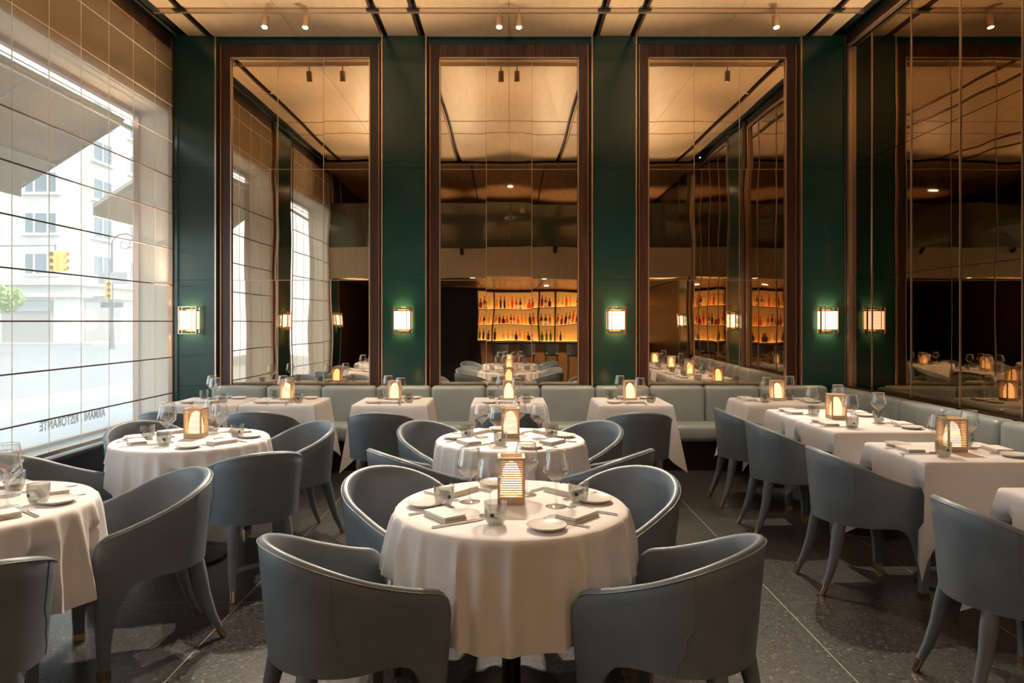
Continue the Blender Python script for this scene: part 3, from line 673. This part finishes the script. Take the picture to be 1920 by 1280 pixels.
def cloth_square(hx, hy, zt, zh, zcorn, seed, at=(99,99), joined=None):
    rnd = random.Random(seed); V, Fc = [], []; per = []
    m = 18
    for k in range(4):
        for i in range(m):
            t = i/m; per.append((k, t))
    def pt(k, t, r=.02):
        c = [(-hx,-hy),(hx,-hy),(hx,hy),(-hx,hy)]; a, b_ = c[k], c[(k+1)%4]
        return a[0]+(b_[0]-a[0])*t, a[1]+(b_[1]-a[1])*t
    ph = [rnd.uniform(0, 6.28) for _ in range(4)]; n_ = len(per)
    V.append((0,0,zt))
    for s in (.5, .97, 1.0):
        for k, t in per:
            x, y = pt(k, t); V.append((x*s, y*s, zt-(.005 if s == 1 else 0)))
    lv = [.03,.1,.2,.28,.35,.42,.5,.7,.85,1.0]; NRM = [(0,-1),(1,0),(0,1),(-1,0)]
    for u in lv:
        for k, t in per:
            x, y = pt(k, t); nx, ny = [(0,-1),(1,0),(0,1),(-1,0)][k]
            cd_ = min(t, 1-t)*2; cn = max(0, 1-cd_/.34)                # nearness to a corner
            w = math.sin(t*9+ph[k])*.35+math.sin(t*17+ph[(k+1)%4])*.2
            kk = k if t < .5 else (k+1) % 4; sx_, sy_ = [(-1,-1),(1,-1),(1,1),(-1,1)][kk]
            fold = math.sin(min(1, cd_/.34)*PI)                         # pleat beside the corner tucks in
            fl = cn*cn*.085*u
            dx = nx*(.006+.022*u+.032*w*u-.045*fold*u*(cd_ < .34)) + sx_*fl; dy = ny*(.006+.022*u+.032*w*u-.045*fold*u*(cd_ < .34)) + sy_*fl
            drop = (zt-zh)+(zh-zcorn)*cn**1.3; z = zt-.006-drop*u
            if joined is not None:                           # the side that meets the twin table hangs flat
                jx, jy = NRM[joined]
                if jx and dx*jx > 0: dx = min(dx*jx, .006)*jx if x*jx > 0 else dx
                if jy and dy*jy > 0: dy = min(dy*jy, .006)*jy if y*jy > 0 else dy
            if z < .70:
                mv = out_of_chairs(at[0]+x+dx, at[1]+y+dy, -nx, -ny, z); dx -= nx*mv; dy -= ny*mv
            V.append((x+dx, y+dy, z))
    for i in range(n_): Fc.append((0, 1+i, 1+(i+1)%n_))
    for r in range(2+len(lv)):
        for i in range(n_): Fc.append((1+r*n_+i, 1+r*n_+(i+1)%n_, 1+(r+1)*n_+(i+1)%n_, 1+(r+1)*n_+i))
    return mesh('tablecloth', V, Fc, 'linen', True, 70)
col_me = tube('column', [(0,0,.02),(0,0,.72)], .038, 'black', 12); base_me = lathe('base', [(0,.03),(.05,.03),(.205,.016),(.21,.008),(.21,0),(0,0)], 'black', 28)
rtop_me = lathe('table_top', [(0,.715),(.45,.715),(.455,.72),(.455,.742),(.45,.747),(0,.747)], 'walnut_d', 36)
def table(x, y, lab, top, cloth, clab, cname='tablecloth'):
    t = thing('dining_table', lab, 'table', (x, y, 0), 0, 'dining tables'); ob('table_top', top, t); ob('column', col_me, t); ob('base', base_me, t)
    o = ob('tablecloth', cloth, None, (x, y, 0)); tag(o, clab, 'tablecloth', 'white tablecloths')
RT = [(.01, 2.87, 'the front round table'), (.01, 4.5, 'the second round table'), (-2.01, 4.5, 'the window side round table'), (-2.19, 2.85, 'the left edge round table')]
SEATS = ((215, 'near left seat'), (-35, 'near right seat'), (43, 'far right seat'), (137, 'far left seat'))
SPECIAL = {(2,215): (-2.52,3.89,22), (2,-35): (-1.49,4.11,125), (3,-35): (-1.79,2.28,130), (3,43): (-1.685,3.31,222)}
SIDE_CHAIRS = [(-1.05, 5.88, 90, 'back to us at the square table left of centre'), (.0, 5.95, 90, 'hidden mostly by the second round table'),
               (1.06, 5.88, 90, 'back to us at the square table right of centre'), (-2.78, 5.95, 90, 'nearest the window at the double corner table'), (-2.06, 5.95, 90, 'at the right half of the double corner table'),
               (1.99, 5.88, 0, 'farthest of the four along the right hand tables'), (1.99, 5.09, 0, 'second farthest of the four along the right hand tables'),
               (2.00, 4.06, 0, 'in full view at the right hand tables'), (2.03, 2.87, 0, 'cut off by the right edge of the picture')]
for k, (x, y, w) in enumerate(RT):
    for a, st_ in SEATS:
        if k == 3 and 'left' in st_: continue
        ar = math.radians(a); rr = (.715 if k != 1 else .67) if 'near' in st_ else .69
        cx_, cy_, ca_ = SPECIAL.get((k, a), (x+rr*math.cos(ar), y+rr*math.sin(ar), a+180))
        CHAIRS.append((cx_, cy_, math.radians(ca_)))
        chair(cx_, cy_, math.radians(ca_), f'blue grey leather tub chair at the {st_} of {w}')
for x, y, a, l in SIDE_CHAIRS:
    CHAIRS.append((x, y, math.radians(a))); chair(x, y, math.radians(a), 'blue grey leather tub chair ' + l)
for k, (x, y, w) in enumerate(RT):
    table(x, y, 'dark pedestal table under the cloth of ' + w, rtop_me, cloth_round(.465, .756, .385, 11+k, at=(x, y)), 'white linen cloth hanging in folds over ' + w)
    lantern(x, y+.06, [0,.05,.0,.1][k], w)
    for a, st_ in SEATS: setting(x, y, math.radians(a), st_, w)
sq = []
def square(x0, x1, y0, y1, where, ax, lant=True, seed=0, joined=None):
    cx, cy, hx, hy = (x0+x1)/2, (y0+y1)/2, (x1-x0)/2, (y1-y0)/2
    top = boxes('table_top', [(-hx+.012, hx-.012, -hy+.012, hy-.012, .715, .747)], 'walnut_d')
    table(cx, cy, 'dark pedestal table under the cloth of ' + where, top, cloth_square(hx-.008, hy-.008, .756, .36, .17, seed, (cx, cy), joined), 'white linen cloth with hanging corners over ' + where)
    if ax == 'y':
        setting(cx, cy, -PI/2, 'chair side', where, hy-.09, .85); setting(cx, cy, PI/2, 'banquette side', where, hy-.09, .85)
    else:
        setting(cx, cy, PI, 'chair side', where, hx-.09, .85); setting(cx, cy, 0, 'banquette side', where, hx-.09, .85)
    if lant: lantern(cx, cy+.02, 0, where)
    return cx, cy
square(-1.41, -.73, 6.32, 6.94, 'the square table left of centre', 'y', seed=1)
square(-.345, .345, 6.32, 6.94, 'the middle square table', 'y', seed=2)
square(.80, 1.47, 6.32, 6.94, 'the square table right of centre', 'y', seed=3)
square(-3.10, -2.425, 6.32, 6.94, 'the corner double table, left half', 'y', False, 4, 1)
square(-2.415, -1.74, 6.32, 6.94, 'the corner double table, right half', 'y', True, 5, 3)
square(2.14, 2.90, 6.36, 6.93, 'the right corner square table', 'x', seed=6)
square(2.18, 2.92, 5.40, 6.02, 'the side double table, far half', 'x', False, 7, 0)
square(2.18, 2.92, 4.76, 5.385, 'the side double table, near half', 'x', False, 8, 2)
lantern(2.50, 5.42, 0, 'the joined double table by the right wall')
square(2.19, 2.91, 3.74, 4.38, 'the single right wall table', 'x', seed=9)
square(2.19, 2.91, 2.55, 3.19, 'the right edge table', 'x', seed=10)
# gallery tables seen over the rail in the mirrors
for k, x in enumerate((.25, 2.4)):
    o = ob('tablecloth', cloth_square(.35, .35, .756, .3, .2, 30+k), None, (x, .35, 2.95)); tag(o, 'white clothed table up on the gallery, ' + ['near the middle', 'towards the right wall'][k], 'tablecloth')
    lantern(x, .35, 0, ['the middle gallery table', 'the gallery table by the right wall'][k], 2.95+.757)

# ------------------------------------------------------------ street outside
st = struct(box('ground_street', (-60, XL-.36, -20, 110, -.3, -.15), 'asphalt'), 'pale street outside the window')
struct(box('pavement', (-9.5, XL-.36, -20, 60, -.15, -.02), 'pavement'), 'pale pavement just outside the window')
struct(box('pavement', (-60, -28.2, 48, 110, -.15, 0), 'pavement'), 'pavement at the foot of the far building')
bd = thing('building', 'white stone corner building across the street seen through the shade', 'building', (-30.7, 50, 0))
box('wall_block', (-40, 0, 0, 70, -.1, 40), 'facade', bd)
for z0, z1, d in ((3.2, 3.45, .35), (4.05, 4.3, .5)): box('ledge', (-40, d, -d, 70, z0, z1), 'facade', bd)
def far_window(b_, face):
    x0,x1,y0,y1,z0,z1 = b_
    f = box('window', b_, 'win_dark', bd)
    if face == 'front':
        for q in (0, .3, .72, 1): xx = -(x1-x0)/2+(x1-x0)*q; box('window_frame', (xx-.05, xx+.05, -.12, 0, 0, z1-z0), 'win_frame', f)
        box('sill', (-(x1-x0)/2-.2, (x1-x0)/2+.2, -.25, .0, -.18, 0), 'facade', f)
    else:
        for q in (0, .5, 1): yy = -(y1-y0)/2+(y1-y0)*q; box('window_frame', (0, .12, yy-.06, yy+.06, 0, z1-z0), 'win_frame', f)
        box('sill', (0, .25, -(y1-y0)/2-.2, (y1-y0)/2+.2, -.18, 0), 'facade', f)
for r in range(5):
    z0 = 4.85+2.86*r
    for x in (-3.4, -8.2): far_window((x, x+2.3, -.05, .02, z0, z0+1.4), 'front')
    for y in (2.2, 7.2, 12.5): far_window((-.02, .05, y, y+2.5, z0, z0+1.5), 'side')
for x0_, x1_ in ((-5.0, -1.4), (-10, -6)): s = box('shopfront', (x0_, x1_, -.08, .02, 0, 3.0), 'store', bd); box('shop_blind', (-1.7, 1.7, -.12, -.05, 2.2, 2.9), 'sign', s)
for y0_, y1_ in ((1.3, 6.0), (8, 12.5)): s = box('shopfront', (-.02, .08, y0_, y1_, 0, 3.0), 'store', bd); box('shop_blind', (.0, .06, -2.2, 2.2, 2.2, 2.9), 'sign', s)
# awnings over this window and the next
def awning(y0, y1, label):
    t = thing('awning', label, 'awning', (XL-.37, y0, 0)); L_ = y1-y0; zt_, zb_, out = 3.56, 2.90, 1.06
    V = [(0,0,zt_),(0,L_,zt_),(-out,L_,zb_),(-out,0,zb_)]; V += [(a,b_,c+.02) for a,b_,c in V]
    ob('canopy', mesh('canopy', V, [(0,1,2,3),(4,5,6,7),(0,1,5,4),(1,2,6,5),(2,3,7,6),(3,0,4,7)], 'awning'), t)
    box('valance', (-out-.012, -out, 0, L_, zb_-.12, zb_+.02), 'awning', t)
    for k in range(4): ob('frame_bar', tube('frame_bar', [(-.02, L_*k/3, zt_-.02), (-out, L_*k/3, zb_-.02)], .012, 'win_frame', 6), t)
    for q in (.33, .66): ob('frame_bar', tube('frame_bar', [(-out*q, 0, zt_+(zb_-zt_)*q-.02), (-out*q, L_, zt_+(zb_-zt_)*q-.02)], .012, 'win_frame', 6), t)
awning(3.2, 7.3, 'sloping beige canvas awning over the street window'); awning(8.57, 12.5, 'smaller looking beige awning beyond, right of the lamp post')
struct(box('wall_neighbour', (XL-.36, XL-.1, W+.26, 13.2, 0, 5), 'jamb'), 'outer wall of the next bay carrying the second awning')
# traffic lights, lamp post, signs
def signal_head(par, loc, rz=0):
    h = ob('signal_head', boxes('signal_head', [(-.17,.17,-.14,.14,0,1.07)], 'yellow'), par, loc, (0,0,rz))
    for k in range(3):
        ob('visor', lathe('visor', [(.13,0),(.13,.2),(.12,.2),(.12,0)], 'yellow', 12), h, (0,-.14,.18+.35*k), (PI/2,0,0)); ob('lens', lathe('lens', [(0,.0),(.12,.0)], 'post', 12), h, (0,-.15,.18+.35*k), (PI/2,0,0))
t = thing('traffic_light', 'yellow traffic signal hanging from a long grey mast arm', 'traffic light', (-30.5, 37, -.15))
ob('mast_pole', tube('mast_pole', [(0,0,0),(0,0,6.2)], .11, 'sign', 10), t); ob('mast_arm', tube('mast_arm', [(0,0,5.55),(6.85,0,5.62)], [.08,.05], 'sign', 8), t)
signal_head(t, (6.75,0,4.25), .25); signal_head(t, (7.15,.1,4.25), 1.4); ob('hanger', tube('hanger', [(6.85,0,5.3),(6.85,0,5.65)], .04, 'post', 6), t)
t = thing('street_lamp', 'tall grey lamp post with curled top, signs and a small yellow signal', 'street lamp', (-23.5, 42, -.15))
ob('pole', tube('pole', [(0,0,0),(0,0,1.2),(0,0,6.2)], [.16,.1,.06], 'post', 10), t)
ob('crook', tube('crook', [(.0,0,6.1)]+[(.75-.75*math.cos(PI*k/10), 0, 6.2+.62*math.sin(PI*k/10)) for k in range(11)]+[(1.5,0,5.4)], .045, 'post', 8), t)
ob('scroll', tube('scroll', [(.72+(.1+.028*k)*math.cos(k*.7), 0, 6.2+(.1+.028*k)*math.sin(k*.7)) for k in range(11)], .03, 'post', 6), t)
ob('lamp_bell', lathe('lamp_bell', [(.04,.55),(.08,.5),(.16,.2),(.27,.02),(.27,0),(0,0)], 'post', 16), t, (1.5,0,4.95))
box('sign_plate', (-.75, .95, -.1, -.06, 3.85, 4.55), 'sign', t); box('sign_plate', (-.6, .75, -.14, -.1, 2.45, 2.75), 'post', t); box('sign_plate', (-1.1, 0, -.1, -.06, 3.0, 3.15), 'sign', t)
signal_head(t, (-.1,-.2,2.95), .6)
# street tree: stem and clustered leaves
t = thing('street_tree', 'light green street tree at the left edge of the window', 'tree', (-25.4, 35, -.15))
ob('trunk', tube('trunk', [(0,0,0),(.1,0,1.4),(0,.1,2.6)], [.12,.09,.05], 'bark', 8), t)
V, Fc = [], []
for k in range(1500):
    d = Vector((random.gauss(0,1), random.gauss(0,1), random.gauss(0,.7))).normalized()*random.uniform(.3,1)**.6
    p = Vector((.1+d.x*1.25, d.y*1.2, 2.75+d.z*.75)); u = Vector((random.gauss(0,1),random.gauss(0,1),random.gauss(0,1))).normalized()*.11; w_ = u.orthogonal().normalized()*.06
    n_ = len(V); V += [p-u, p+w_, p+u, p-w_]; Fc.append((n_,n_+1,n_+2,n_+3))
o = ob('foliage', mesh('foliage', V, Fc, 'leaf'), t); o['kind'] = 'stuff'
